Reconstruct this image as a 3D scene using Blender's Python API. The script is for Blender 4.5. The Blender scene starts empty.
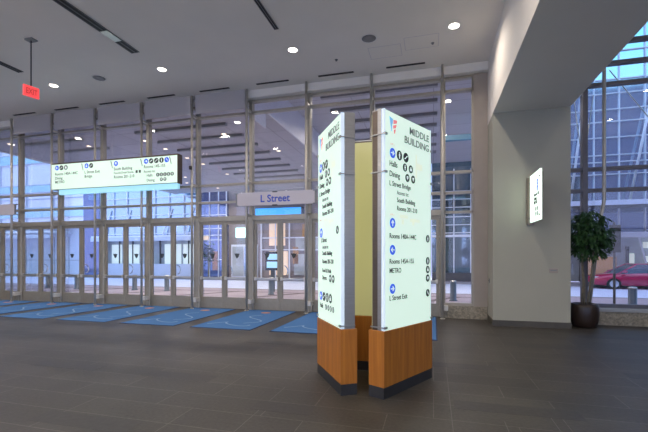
import bpy, bmesh, math, random
from mathutils import Vector, Matrix, Euler
random.seed(7)
PI = math.pi
scene = bpy.context.scene
COL = scene.collection

# ------------------------------------------------------------------ materials
def nodes_of(name):
    m = bpy.data.materials.new(name); m.use_nodes = True
    nt = m.node_tree; nt.nodes.clear()
    out = nt.nodes.new('ShaderNodeOutputMaterial')
    return m, nt, out

def principled(name, col, rough=.5, metal=0., var=.06, nscale=8., bump=0., spec=.5, stretch=None):
    m, nt, out = nodes_of(name)
    b = nt.nodes.new('ShaderNodeBsdfPrincipled')
    b.inputs['Roughness'].default_value = rough
    b.inputs['Metallic'].default_value = metal
    b.inputs['Specular IOR Level'].default_value = spec
    tc = nt.nodes.new('ShaderNodeTexCoord'); mp = nt.nodes.new('ShaderNodeMapping')
    if stretch: mp.inputs['Scale'].default_value = stretch
    n = nt.nodes.new('ShaderNodeTexNoise'); n.inputs['Scale'].default_value = nscale; n.inputs['Detail'].default_value = 4
    r = nt.nodes.new('ShaderNodeValToRGB')
    c = Vector(col[:3])
    r.color_ramp.elements[0].position = .3; r.color_ramp.elements[1].position = .7
    r.color_ramp.elements[0].color = (*(c*(1-var)), 1); r.color_ramp.elements[1].color = (*[min(1, x) for x in c*(1+var)], 1)
    L = nt.links.new
    L(tc.outputs['Object'], mp.inputs[0]); L(mp.outputs[0], n.inputs['Vector']); L(n.outputs[0], r.inputs[0]); L(r.outputs[0], b.inputs['Base Color'])
    if bump:
        bp = nt.nodes.new('ShaderNodeBump'); bp.inputs['Strength'].default_value = bump; bp.inputs['Distance'].default_value = .01
        L(n.outputs[0], bp.inputs['Height']); L(bp.outputs[0], b.inputs['Normal'])
    L(b.outputs[0], out.inputs[0])
    return m

def emissive(name, col, strength, base=None):
    m, nt, out = nodes_of(name)
    b = nt.nodes.new('ShaderNodeBsdfPrincipled')
    b.inputs['Base Color'].default_value = (*(base or col), 1)
    b.inputs['Roughness'].default_value = .35
    b.inputs['Emission Color'].default_value = (*col, 1)
    b.inputs['Emission Strength'].default_value = strength
    nt.links.new(b.outputs[0], out.inputs[0])
    return m

def glass(name, tint=(1, 1, 1), refl=.06):
    m, nt, out = nodes_of(name)
    t = nt.nodes.new('ShaderNodeBsdfTransparent'); t.inputs[0].default_value = (*tint, 1)
    g = nt.nodes.new('ShaderNodeBsdfGlossy'); g.inputs['Roughness'].default_value = .0
    lw = nt.nodes.new('ShaderNodeLayerWeight'); lw.inputs[0].default_value = .25
    ml = nt.nodes.new('ShaderNodeMath'); ml.operation = 'MULTIPLY_ADD'; ml.inputs[1].default_value = .5; ml.inputs[2].default_value = refl*.35
    mx = nt.nodes.new('ShaderNodeMixShader'); L = nt.links.new
    L(lw.outputs['Fresnel'], ml.inputs[0]); L(ml.outputs[0], mx.inputs[0]); L(t.outputs[0], mx.inputs[1]); L(g.outputs[0], mx.inputs[2])
    L(mx.outputs[0], out.inputs[0])
    return m

def mirror_glass(name, diff, tint, fac=.6, rough=.05):
    m, nt, out = nodes_of(name)
    d = nt.nodes.new('ShaderNodeBsdfDiffuse'); d.inputs[0].default_value = (*diff, 1)
    g = nt.nodes.new('ShaderNodeBsdfGlossy'); g.inputs[0].default_value = (*tint, 1); g.inputs['Roughness'].default_value = rough
    tc = nt.nodes.new('ShaderNodeTexCoord'); n = nt.nodes.new('ShaderNodeTexNoise'); n.inputs['Scale'].default_value = .35
    bp = nt.nodes.new('ShaderNodeBump'); bp.inputs['Strength'].default_value = .15; bp.inputs['Distance'].default_value = .05
    mx = nt.nodes.new('ShaderNodeMixShader'); mx.inputs[0].default_value = fac; L = nt.links.new
    L(tc.outputs['Object'], n.inputs['Vector']); L(n.outputs[0], bp.inputs['Height']); L(bp.outputs[0], g.inputs['Normal'])
    L(d.outputs[0], mx.inputs[1]); L(g.outputs[0], mx.inputs[2]); L(mx.outputs[0], out.inputs[0])
    return m

def tiled(name, c1, c2, mortar, bw, rh, mw, rough, freq=2, off=.5, noise=.25, bump=.1, spec=.5, rot=0.):
    m, nt, out = nodes_of(name); N = nt.nodes.new; L = nt.links.new
    b = N('ShaderNodeBsdfPrincipled'); b.inputs['Roughness'].default_value = rough; b.inputs['Specular IOR Level'].default_value = spec
    tc = N('ShaderNodeTexCoord'); mp = N('ShaderNodeMapping'); mp.inputs['Rotation'].default_value[2] = rot
    br = N('ShaderNodeTexBrick'); br.offset = off; br.offset_frequency = freq
    br.inputs['Color1'].default_value = (*c1, 1); br.inputs['Color2'].default_value = (*c2, 1); br.inputs['Mortar'].default_value = (*mortar, 1)
    br.inputs['Scale'].default_value = 1; br.inputs['Brick Width'].default_value = bw; br.inputs['Row Height'].default_value = rh
    br.inputs['Mortar Size'].default_value = mw; br.inputs['Mortar Smooth'].default_value = .2
    n = N('ShaderNodeTexNoise'); n.inputs['Scale'].default_value = 30; n.inputs['Detail'].default_value = 6
    n2 = N('ShaderNodeTexNoise'); n2.inputs['Scale'].default_value = 1.3; n2.inputs['Detail'].default_value = 3
    add = N('ShaderNodeMath'); add.operation = 'ADD'
    mr = N('ShaderNodeMapRange'); mr.inputs['From Min'].default_value = .6; mr.inputs['From Max'].default_value = 1.4
    mr.inputs['To Min'].default_value = 1-noise; mr.inputs['To Max'].default_value = 1+noise
    mul = N('ShaderNodeMixRGB'); mul.blend_type = 'MULTIPLY'; mul.inputs[0].default_value = 1
    L(tc.outputs['Object'], mp.inputs[0]); L(mp.outputs[0], br.inputs['Vector']); L(mp.outputs[0], n.inputs['Vector']); L(mp.outputs[0], n2.inputs['Vector'])
    L(n.outputs[0], add.inputs[0]); L(n2.outputs[0], add.inputs[1]); L(add.outputs[0], mr.inputs[0])
    L(br.outputs[0], mul.inputs[1]); L(mr.outputs[0], mul.inputs[2]); L(mul.outputs[0], b.inputs['Base Color'])
    if bump:
        bp = N('ShaderNodeBump'); bp.inputs['Strength'].default_value = bump; bp.inputs['Distance'].default_value = .004
        L(add.outputs[0], bp.inputs['Height']); L(bp.outputs[0], b.inputs['Normal'])
    L(b.outputs[0], out.inputs[0])
    return m

def wood(name, c1, c2):
    m, nt, out = nodes_of(name); N = nt.nodes.new; L = nt.links.new
    b = N('ShaderNodeBsdfPrincipled'); b.inputs['Roughness'].default_value = .38
    tc = N('ShaderNodeTexCoord'); mp = N('ShaderNodeMapping'); mp.inputs['Scale'].default_value = (14, 14, .8)
    n = N('ShaderNodeTexNoise'); n.inputs['Scale'].default_value = 1.6; n.inputs['Detail'].default_value = 6; n.inputs['Distortion'].default_value = .6
    mp2 = N('ShaderNodeMapping'); mp2.inputs['Scale'].default_value = (5, 5, .05)
    n2 = N('ShaderNodeTexNoise'); n2.inputs['Scale'].default_value = 1.; n2.inputs['Detail'].default_value = 1
    ad = N('ShaderNodeMath'); ad.operation = 'MULTIPLY_ADD'; ad.inputs[1].default_value = .5
    r = N('ShaderNodeValToRGB'); r.color_ramp.elements[0].position = .45; r.color_ramp.elements[1].position = 1.0
    r.color_ramp.elements[0].color = (*c1, 1); r.color_ramp.elements[1].color = (*c2, 1)
    L(tc.outputs['Object'], mp.inputs[0]); L(mp.outputs[0], n.inputs['Vector']); L(tc.outputs['Object'], mp2.inputs[0]); L(mp2.outputs[0], n2.inputs['Vector'])
    L(n2.outputs[0], ad.inputs[0]); L(n.outputs[0], ad.inputs[2]); L(ad.outputs[0], r.inputs[0]); L(r.outputs[0], b.inputs['Base Color']); L(b.outputs[0], out.inputs[0])
    return m

M = {}
M['floor'] = tiled('slate_floor', (.062, .055, .046), (.048, .043, .037), (.11, .10, .088), 1.15, .38, 0.005, .46, freq=3, off=.37, noise=.38, bump=.3, spec=.30)
M['joint'] = principled('floor_joint', (.10, .094, .086), .5)
M['floor_dark'] = principled('dark_slate_tile', (.044, .040, .037), .46, spec=.3, var=.15, nscale=20, bump=.05)
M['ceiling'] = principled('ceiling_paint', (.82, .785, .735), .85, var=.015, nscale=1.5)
M['panelpaint'] = principled('lilac_grey_panel', (.46, .44, .455), .7, var=.01, nscale=2)
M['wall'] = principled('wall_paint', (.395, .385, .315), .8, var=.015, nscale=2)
M['jamb'] = principled('taupe_panel', (.36, .315, .275), .6, var=.03, nscale=4)
M['baseboard'] = principled('dark_baseboard', (.075, .066, .052), .45, var=.1)
M['aluminium'] = principled('bronze_tan_aluminium', (.39, .36, .30), .42, metal=.35, var=.05, nscale=12)
M['doorframe'] = principled('tan_door_metal', (.33, .30, .245), .42, metal=.35, var=.05, nscale=12)
M['mulldark'] = principled('blue_grey_mullion', (.13, .13, .15), .45, metal=.3)
M['post'] = principled('satin_post_metal', (.54, .51, .45), .38, metal=.45, var=.05, nscale=10)
M['bracket'] = principled('pale_bracket_metal', (.62, .60, .56), .4, metal=.2)
M['steel'] = principled('brushed_steel', (.50, .49, .47), .33, metal=.9, var=.08, nscale=6, stretch=(1, 1, 30))
M['darksteel'] = principled('dark_bronze_side', (.16, .125, .10), .35, metal=.7, var=.08, nscale=6, stretch=(1, 1, 20))
M['wood'] = wood('cherry_veneer', (.34, .108, .014), (.55, .205, .03))
M['plinth'] = principled('dark_plinth', (.030, .030, .034), .4, var=.1)
M['lit'] = emissive('lit_panel', (.76, 1.0, .84), .57, (.52, .58, .54))
M['lit_small'] = emissive('lit_blade_panel', (.80, 1.0, .86), 1.15, (.5, .55, .52))
M['lit_edge'] = emissive('lit_acrylic_edge', (.62, .80, .95), .42, (.7, .75, .8))
M['lit_strip'] = emissive('cyan_lit_glass', (.30, .72, .90), .6, (.4, .6, .7))
M['inner'] = emissive('yellow_back_panel', (.60, .565, .25), .26, (.5, .5, .3))
M['ink'] = principled('dark_grey_ink', (.05, .06, .065), .6, var=.02)
M['ink_soft'] = principled('soft_grey_ink', (.24, .26, .27), .6, var=.02)
M['pink'] = emissive('faint_pink_ink', (.80, .62, .58), .5, (.5, .4, .4))
M['map'] = emissive('faint_map_ink', (.80, .88, .70), .55, (.6, .6, .5))
M['blue'] = principled('sign_blue', (.022, .075, .50), .5, var=.02)
M['blue_lit'] = emissive('backlit_blue', (.04, .13, .80), .55, (.02, .07, .5))
M['white_lit'] = emissive('backlit_white', (.8, .95, .9), .5)
M['red'] = principled('sign_red', (.55, .03, .05), .5, var=.02)
M['emb_blue'] = emissive('emblem_blue', (.22, .48, .80), .6, (.1, .3, .5))
M['emb_red'] = emissive('emblem_red', (.85, .25, .28), .6, (.5, .1, .1))
M['white'] = principled('white_paint', (.8, .8, .8), .5, var=.02)
M['panel_grey'] = principled('lilac_grey_sign_face', (.58, .55, .60), .5, var=.01)
M['black'] = principled('black_metal', (.02, .02, .022), .45)
M['slot'] = principled('dark_slot', (.014, .014, .015), .7)
M['exit_red'] = emissive('exit_red', (1.0, .09, .10), .65, (.6, .05, .05))
M['exit_white'] = emissive('exit_letters', (.45, .03, .03), .35)
M['lens'] = emissive('lamp_lens', (1., .90, .78), 8)
M['lens_out'] = emissive('canopy_lamp_lens', (1., .76, .54), 2.4)
M['mat'] = None
M['pane'] = glass('clear_pane', (.97, .985, 1.0))
M['chrome'] = principled('chrome', (.75, .75, .76), .18, metal=1)
M['stone'] = principled('rough_stone', (.30, .265, .205), .85, var=.35, nscale=26, bump=.9)
M['ledge'] = principled('stone_ledge', (.36, .37, .38), .5, var=.06)
M['pot'] = principled('dark_brown_pot', (.028, .016, .012), .35, var=.3, nscale=5, stretch=(6, 6, 1))
M['soil'] = principled('soil', (.02, .014, .01), .95, var=.4, nscale=40, bump=.5)
M['bark'] = principled('pale_bark', (.20, .17, .12), .8, var=.25, nscale=20, bump=.3)
M['leaf'] = principled('leaf_green', (.030, .085, .022), .45, var=.45, nscale=6)
# exterior
M['pave'] = tiled('pavers', (.44, .37, .40), (.36, .30, .34), (.30, .27, .29), 1.2, 1.2, .01, .8, noise=.12, bump=0)
M['paveband'] = principled('dark_paver_band', (.16, .12, .13), .8, var=.1)
M['road'] = principled('road', (.66, .70, .84), .8, var=.06, nscale=3)
M['kerb'] = principled('kerb', (.30, .29, .31), .8)
M['soffit'] = tiled('soffit_panels', (.40, .39, .44), (.44, .43, .48), (.20, .20, .23), 1.45, 1.25, .012, .7, off=0, noise=.03, bump=0)
M['soffit_high'] = tiled('soffit_panels_high', (.42, .42, .47), (.45, .45, .50), (.22, .22, .25), 2.9, 1.4, .012, .7, off=0, noise=.03, bump=0)
M['slotbeam'] = principled('recess_beam', (.27, .275, .29), .6)
M['fascia'] = principled('pale_fascia', (.66, .66, .70), .6, var=.03)
M['lavender'] = mirror_glass('lavender_cladding', (.80, .80, .93), (.95, .95, 1.0), .3, .3)
M['cyanband'] = mirror_glass('cyan_band_glass', (.22, .46, .60), (.7, .95, 1.0), .45, .1)
M['blueglass'] = mirror_glass('blue_curtain_glass', (.15, .24, .36), (.66, .80, .95), .5)
M['navyglass'] = mirror_glass('navy_glass', (.05, .07, .16), (.45, .52, .8), .3)
M['skyglass'] = mirror_glass('sky_glass', (.24, .26, .38), (.80, .90, 1.0), .62, .08)
M['tealglass'] = mirror_glass('teal_glass', (.05, .085, .10), (.5, .65, .75), .3)
M['gridwhite'] = principled('white_mullion', (.80, .82, .88), .5, var=.02)
M['beige'] = principled('beige_wall', (.30, .26, .26), .7, var=.06, nscale=1.5)
M['greywall'] = principled('bluegrey_wall', (.62, .65, .76), .7, var=.04, nscale=1)
M['darkwall'] = principled('dark_wall', (.10, .10, .11), .7)
M['warmlit'] = emissive('warm_lit_window', (1.0, .74, .52), .20)
M['amberlit'] = emissive('amber_lit_window', (1.0, .50, .20), .13, (.3, .18, .08))
M['palelit'] = emissive('pale_lit_window', (.85, .92, .80), .30)
M['cyanlit'] = emissive('cyan_lit_box', (.65, 1.0, .95), 1.2)
M['bluescreen'] = emissive('blue_screen', (.06, .40, .95), .6)
M['screen'] = emissive('kiosk_screen', (.40, .70, .85), .55)
M['shop'] = principled('dim_shop_interior', (.46, .49, .50), .7, var=.25, nscale=.8)
M['carpaint'] = principled('red_car_paint', (.42, .018, .075), .22, var=.02, spec=.8)
M['carglass'] = mirror_glass('car_glass', (.02, .025, .03), (.7, .75, .85), .35)
M['rubber'] = principled('tyre_rubber', (.02, .02, .02), .8)
M['bollard'] = principled('bluegrey_bollard', (.13, .16, .20), .45, metal=.2)
M['poleback'] = principled('grey_sign_back', (.22, .225, .235), .6)
M['upperwall'] = principled('mauve_upper_wall', (.20, .18, .235), .7, var=.05, nscale=.5)

def mat_blue():
    m, nt, out = nodes_of('blue_mat'); N = nt.nodes.new; L = nt.links.new
    b = N('ShaderNodeBsdfPrincipled'); b.inputs['Roughness'].default_value = .95; b.inputs['Specular IOR Level'].default_value = .1
    tc = N('ShaderNodeTexCoord'); n = N('ShaderNodeTexNoise'); n.inputs['Scale'].default_value = 60
    r = N('ShaderNodeValToRGB'); r.color_ramp.elements[0].color = (.05, .14, .36, 1); r.color_ramp.elements[1].color = (.10, .23, .47, 1)
    L(tc.outputs['Object'], n.inputs['Vector']); L(n.outputs[0], r.inputs[0]); L(r.outputs[0], b.inputs['Base Color']); L(b.outputs[0], out.inputs[0])
    return m
M['mat'] = mat_blue()
M['mat_line'] = principled('mat_pale_blue', (.22, .35, .55), .95, var=.1)
M['mat_edge'] = principled('mat_rubber_edge', (.03, .05, .12), .9)
M['mat_orange'] = principled('mat_orange', (.50, .26, .20), .95)

# ------------------------------------------------------------------ mesh helper
class MB:
    def __init__(s): s.bm = bmesh.new()
    def box(s, x0, x1, y0, y1, z0, z1, mi=0, bev=0):
        vs = [s.bm.verts.new((x, y, z)) for x in (x0, x1) for y in (y0, y1) for z in (z0, z1)]
        fs = [(0, 1, 3, 2), (4, 6, 7, 5), (0, 4, 5, 1), (2, 3, 7, 6), (0, 2, 6, 4), (1, 5, 7, 3)]
        F = [s.bm.faces.new([vs[i] for i in f]) for f in fs]
        for f in F: f.material_index = mi
        if bev:
            es = list({e for f in F for e in f.edges})
            bmesh.ops.bevel(s.bm, geom=es, offset=bev, segments=2, affect='EDGES', profile=.5)
        return s
    def tube(s, pts, r, n=8, mi=0, caps=True, radii=None):
        pts = [Vector(p) for p in pts]; rings = []; up = None
        for i, p in enumerate(pts):
            t = (pts[min(i+1, len(pts)-1)]-pts[max(i-1, 0)]).normalized()
            a = Vector((0, 0, 1)) if abs(t.z) < .9 else Vector((1, 0, 0))
            if up is not None and (up-t*up.dot(t)).length > .1: u = (up-t*up.dot(t)).normalized()
            else: u = a.cross(t).normalized()
            up = u; v = t.cross(u)
            rr = radii[i] if radii else r
            rings.append([s.bm.verts.new(p+rr*(math.cos(2*PI*k/n)*u+math.sin(2*PI*k/n)*v)) for k in range(n)])
        for a, b in zip(rings, rings[1:]):
            for k in range(n):
                f = s.bm.faces.new((a[k], a[(k+1) % n], b[(k+1) % n], b[k])); f.material_index = mi; f.smooth = True
        if caps:
            for rg in (rings[0][::-1], rings[-1]):
                f = s.bm.faces.new(rg); f.material_index = mi
        return s
    def lathe(s, prof, c=(0, 0, 0), n=28, mi=0):
        rings = []
        for r, z in prof:
            rings.append([s.bm.verts.new((c[0]+r*math.cos(2*PI*k/n), c[1]+r*math.sin(2*PI*k/n), c[2]+z)) for k in range(n)])
        for a, b in zip(rings, rings[1:]):
            for k in range(n):
                f = s.bm.faces.new((a[k], a[(k+1) % n], b[(k+1) % n], b[k])); f.material_index = mi; f.smooth = True
        for rg in (rings[0][::-1], rings[-1]):
            f = s.bm.faces.new(rg); f.material_index = mi
        return s
    def prism(s, poly, y0, y1, mi=0):          # poly in (x,z), extruded along y
        a = [s.bm.verts.new((x, y0, z)) for x, z in poly]; b = [s.bm.verts.new((x, y1, z)) for x, z in poly]
        n = len(poly)
        F = [s.bm.faces.new(a), s.bm.faces.new(b[::-1])]
        for k in range(n): F.append(s.bm.faces.new((a[k], b[k], b[(k+1) % n], a[(k+1) % n])))
        for f in F: f.material_index = mi
        return s
    def hull_bar(s, p, q, w, d, mi=0):         # a square bar from p to q
        p, q = Vector(p), Vector(q); t = (q-p).normalized()
        a = Vector((0, 1, 0)) if abs(t.y) < .9 else Vector((1, 0, 0))
        u = a.cross(t).normalized()*w/2; v = t.cross(u.normalized())*d/2
        A = [s.bm.verts.new(p+x) for x in (u+v, u-v, -u-v, -u+v)]; B = [s.bm.verts.new(q+x) for x in (u+v, u-v, -u-v, -u+v)]
        F = [s.bm.faces.new(A), s.bm.faces.new(B[::-1])]+[s.bm.faces.new((A[k], B[k], B[(k+1) % 4], A[(k+1) % 4])) for k in range(4)]
        for f in F: f.material_index = mi
        return s
    def build(s, name, mats, parent=None, label=None, kind=None):
        bmesh.ops.recalc_face_normals(s.bm, faces=s.bm.faces[:])
        me = bpy.data.meshes.new(name); s.bm.to_mesh(me); s.bm.free()
        for m in (mats if isinstance(mats, (list, tuple)) else [mats]): me.materials.append(m)
        o = bpy.data.objects.new(name, me); COL.objects.link(o)
        if parent: o.parent = parent
        if label: o['label'] = label
        if kind: o['kind'] = kind
        return o

def box(name, mat, x0, x1, y0, y1, z0, z1, parent=None, bev=0, label=None, kind=None):
    return MB().box(x0, x1, y0, y1, z0, z1, bev=bev).build(name, mat, parent, label, kind)
def tag(o, label, cat, group=None, kind=None):
    o['label'] = label; o['category'] = cat
    if group: o['group'] = group
    if kind: o['kind'] = kind
    return o
def thing(name, label, cat, loc=(0, 0, 0), rz=0, group=None):
    o = bpy.data.objects.new(name, None); COL.objects.link(o)
    o.location = loc; o.rotation_euler = (0, 0, rz); o.empty_display_size = .1
    return tag(o, label, cat, group)
def setting(name, loc=(0, 0, 0), rz=0):
    o = bpy.data.objects.new(name, None); COL.objects.link(o)
    o.location = loc; o.rotation_euler = (0, 0, rz); o['kind'] = 'structure'; o.empty_display_size = .1
    return o
def copy_tree(o, parent=None):
    c = o.copy(); COL.objects.link(c)
    if parent: c.parent = parent
    for ch in list(o.children): copy_tree(ch, c)
    return c

def lettering(body, size, x, y, z, mat, parent, align='LEFT', sx=1., bold=.0, name='lettering', width=None, depth=.0015):
    cu = bpy.data.curves.new('text', 'FONT'); cu.body = body; cu.size = size; cu.align_x = align; cu.extrude = depth
    cu.offset = bold*size; cu.resolution_u = 3
    t = bpy.data.objects.new('text', cu); COL.objects.link(t)
    dg = bpy.context.evaluated_depsgraph_get(); dg.update()
    me = bpy.data.meshes.new_from_object(t.evaluated_get(dg))
    bpy.data.objects.remove(t); bpy.data.curves.remove(cu)
    me.materials.clear(); me.materials.append(mat)
    if width:
        xs = [v.co.x for v in me.vertices]; sx = width/(max(xs)-min(xs))
    me.transform(Matrix.Translation((x, y, z)) @ Matrix.Rotation(PI/2, 4, 'X') @ Matrix.Diagonal((sx, 1, 1, 1)))
    me.name = name
    o = bpy.data.objects.new(name, me); COL.objects.link(o); o.parent = parent
    return o

ARROW = [(-.09, -.62), (.09, -.62), (.09, .18), (.36, -.08), (.5, .06), (0, .62), (-.5, .06), (-.36, -.08), (-.09, .18)]
def pictogram(kind, r, x, y, z, parent, mat=None, label=None):
    """round pictogram; a disc with a white glyph standing just proud of it"""
    mb = MB(); n = 20
    mb.prism([(x+r*math.cos(2*PI*k/n), z+r*math.sin(2*PI*k/n)) for k in range(n)], y-.0015, y)
    y0, y1 = y-.0035, y-.0015
    def g(poly): mb.prism([(x+r*a, z+r*b) for a, b in poly], y0, y1, 1)
    def rot(poly, q): return [(a*math.cos(q)-b*math.sin(q), a*math.sin(q)+b*math.cos(q)) for a, b in poly]
    if kind in ('up', 'down', 'left', 'right'): g(rot(ARROW, {'up': 0, 'left': PI/2, 'down': PI, 'right': -PI/2}[kind]))
    elif kind == 'person':
        g([(.16*math.cos(k), .48+.16*math.sin(k)) for k in [2*PI*i/8 for i in range(8)]]); g([(-.22, .25), (-.22, -.15), (-.12, -.15), (-.12, -.65), (.12, -.65), (.12, -.15), (.22, -.15), (.22, .25)])
    elif kind == 'slope': g([(-.6, -.35), (-.3, -.35), (.35, .2), (.6, .2), (.6, .38), (.28, .38), (-.38, -.17), (-.6, -.17)])
    elif kind == 'lift': g([(-.4, -.45), (.4, -.45), (.4, .15), (-.4, .15)]); g([(-.3, .25), (.3, .25), (0, .6)])
    elif kind == 'cup': g([(-.4, .4), (.4, .4), (.28, -.2), (.08, -.25), (.08, -.5), (-.08, -.5), (-.08, -.25), (-.28, -.2)])
    elif kind == 'chair': g([(-.2, .55), (-.04, .55), (.02, 0), (.38, 0), (.5, -.5), (.36, -.55), (.26, -.15), (-.15, -.15)])
    else: g([(-.12, .5), (.12, .5), (.12, -.5), (-.12, -.5)])
    return mb.build('pictogram', [mat or M['ink'], M['white_lit']], parent, label)

def emblem(s, x, y, z, parent):
    """small blue and red pennant mark, s tall, its lower left at x,z"""
    mb = MB()
    P = lambda poly, mi: mb.prism([(x+a*s*.85, z+b*s) for a, b in poly], y-.0015, y, mi)
    P([(0, 1), (.48, .90), (.42, .62), (.36, .60), (.33, .12), (.24, .18)], 0)
    P([(.52, .88), (1, .92), (.96, .74), (.52, .62)], 1)
    P([(.46, .52), (.92, .66), (.86, .44), (.5, .34)], 1)
    P([(.56, .30), (.82, .36), (.72, .04), (.60, .10)], 1)
    return mb.build('emblem', [M['emb_blue'], M['emb_red']], parent)

# ------------------------------------------------------------------ the hall
CZ = 6.13            # ceiling height
YM, YP = 10.26, 9.93  # glass plane, plane of the posts before it
MX = {k: -13.63+1.73*k for k in range(-2, 9)}

floor = box('floor', M['floor'], -20, 13, -8, 10.36, -.12, 0, kind='structure')
for x0, y0, w in ((-5.4, 4.18, 1.08), (-3.56, 4.18, .95), (-3.6, 2.76, 1.06), (-1.75, 3.55, .62), (1.35, 7.2, 1.0), (2.35, 5.7, 1.1), (.2, 4.1, 1.15), (-.1, 5.6, .9), (-3.2, 6.3, .9), (2.6, 8.35, 1.2)):
    box('floor', M['floor_dark'], x0, x0+w, y0, y0+.24, 0, .0008, kind='structure')
jm = M['ledge']
for x, y0, y1 in ((-1.65, 2.2, 4.25), (.16, 3.0, 7.6), (.62, 2.5, 3.9), (1.05, 2.5, 4.1)):
    box('floor', M['joint'], x, x+.007, y0, y1, 0, .0007, kind='structure')
box('ceiling', M['ceiling'], -20, 1.25, -8, 10.40, CZ, CZ+.3, kind='structure')
box('ceiling', M['ceiling'], 2.75, 13, -8, 10.40, 9.2, 9.5, kind='structure')
box('wall_left', M['wall'], -20.3, -20, -8, 10.40, 0, CZ, kind='structure')
box('wall_right', M['wall'], 13, 13.3, -8, 10.40, 0, 9.2, kind='structure')
# far end of the hall behind the viewer: piers left open for sky light
for k in range(9):
    x = -20+k*4.1
    box('wall_back', M['wall'], x, x+.5, -8.4, -8, 0, 9.2, kind='structure')
box('wall_back', M['wall'], -20, 13, -8.4, -8, 5.6, 9.2, kind='structure')
box('wall_back', M['wall'], -20, 13, -8.4, -8, -.05, .4, kind='structure')
# the beam and its pillar
box('ceiling_beam', M['ceiling'], 1.25, 2.75, -8, 10.40, 4.635, 9.2, kind='structure')  # paler paint than the pillar stands in for its brighter light
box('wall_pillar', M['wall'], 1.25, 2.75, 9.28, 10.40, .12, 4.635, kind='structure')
box('baseboard_pillar', M['baseboard'], 1.235, 2.765, 9.262, 10.2, 0, .125, kind='structure')
box('wall_jamb', M['jamb'], .94, 1.25, 10.14, 10.36, .30, 5.92, kind='structure')
box('trim_header', M['ceiling'], MX[5]-.03, 1.25, 10.02, 10.36, 5.93, CZ, kind='structure')
box('trim_header', M['ceiling'], -20, MX[0], 10.02, 10.36, 5.93, CZ, kind='structure')
box('trim_header', M['ceiling'], MX[0], MX[5]-.03, 10.16, 10.36, 5.93, CZ, kind='structure')
for k in range(0, 5):
    box('ceiling_panel', M['panelpaint'], MX[k]+.13, MX[k+1]-.035, 9.90, 9.96, 5.60, CZ, kind='structure')  # ceiling tone darkened in the paint to offset the uplight here
# upper wall of the building above the entrance glass (outside)
box('wall_upper', M['upperwall'], 13.3, 48, 10.20, 10.45, -.05, 9.2, kind='structure')  # unseen walls, reach and height set for their reflection opposite
box('wall_upper', M['upperwall'], 2.75, 48, 10.20, 10.45, 9.2, 17, kind='structure')
box('wall_upper', M['upperwall'], -20, 2.75, 10.41, 10.6, 6.4, 17, kind='structure')

# mullions and posts
for k in range(-2, 9):
    x = MX[k]
    box('trim_mullion', M['aluminium'], x-.045, x+.045, 10.18, 10.34, 0, 5.93, kind='structure')
    p = setting('trim_post', (x, YP, 0))
    MB().tube([(0, 0, 0), (0, 0, CZ)], .034, 10).build('pole', M['post'], p)
    MB().lathe([(.06, 0), (.06, .015), (.036, .02)], n=12).build('foot', M['bracket'], p)
    box('base_bracket', M['bracket'], -.03, .13, .0, .22, .20, .31, p)
    for z in (2.66, 3.585, 5.585):
        box('bracket_arm', M['post'], -.025, .025, .02, .25, z-.03, z+.03, p)
MXE = .94
# window bays over the doors, and the fixed bay beside the pillar
for i, k in enumerate(range(-2, 9)):
    x0 = MX[k]+.045; x1 = (MX[k+1]-.045) if k < 8 else MXE
    w = setting('window_%d' % (i+1), ((x0+x1)/2, YM, 0)); h = (x1-x0)/2
    zs = [2.60, 3.08, 3.585, 5.585, 5.90] if k < 8 else [.33, 2.60, 3.08, 3.585, 5.585, 5.90]
    for z in zs:
        t = .07 if (z == 2.60 and k < 8) else .03
        box('transom', M['aluminium'], -h, h, -.07, .07, z-t, z+t, w)
    for a, b in zip(zs, zs[1:]):
        box('pane', M['pane'], -h, h, -.005, .005, a+.03, b-.03, w)
    if k == 8:
        box('side_frame', M['aluminium'], h-.045, h, -.07, .07, .36, 5.87, w)
        box('side_frame', M['aluminium'], -h, -h+.03, -.07, .07, .36, 5.87, w)
box('wall_stone_base', M['stone'], MX[8]+.05, 1.235, 10.10, 10.36, 0, .30, kind='structure')

# doors: a pair of leaves in every bay
def make_leaf(name, x0, x1, hinge, handle):
    d = setting(name, (x0, YM, 0)); W = x1-x0
    fr = MB()
    s0 = .075
    fr.box(0, s0, -.03, .03, .012, 2.525).box(W-s0, W, -.03, .03, .012, 2.525).box(s0, W-s0, -.03, .03, .012, .33).box(s0, W-s0, -.03, .03, 2.435, 2.525)
    fr.build('door_frame', M['doorframe'], d)
    box('pane', M['pane'], s0, W-s0, -.005, .005, .33, 2.435, d)
    pb = MB().box(.03, W-.03, -.085, -.055, .85, .915, bev=.008)
    pb.build('panic_bar', M['steel'], d)
    for xx in (.03, W-.09): box('bar_bracket', M['bracket'], xx, xx+.06, -.095, -.03, .835, .935, d, bev=.006)
    if handle:
        MB().tube([(.15, .0, .98), (.17, .06, 1.0), (.19, .08, 1.10), (.17, .08, 1.18), (.13, .06, 1.24), (.12, .0, 1.25)], .014, 8).build('pull_handle', M['chrome'], d)
    dc = MB(); c = W/2
    dc.prism([(c-.085, 1.60), (c-.03, 1.585), (c-.01, 1.60), (c+.06, 1.585), (c+.085, 1.60), (c+.05, 1.50), (c+.02, 1.47), (c, 1.45), (c-.03, 1.48)], -.008, -.005)
    dc.build('decal', M['ink'], d)
    return d
n = 0
for k in range(-2, 8):
    a, b = MX[k]+.045, MX[k+1]-.045; mid = (a+b)/2
    box('trim_door_jamb', M['bracket'], a, a+.022, 10.19, 10.33, 0, 2.53, kind='structure')  # paler metal on this side stands in for a highlight
    box('trim_door_jamb', M['doorframe'], b-.022, b, 10.19, 10.33, 0, 2.53, kind='structure')
    n += 1; make_leaf('door_%d' % n, a+.026, mid-.004, 'L', False)
    n += 1; make_leaf('door_%d' % n, mid+.004, b-.026, 'R', True)

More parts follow.
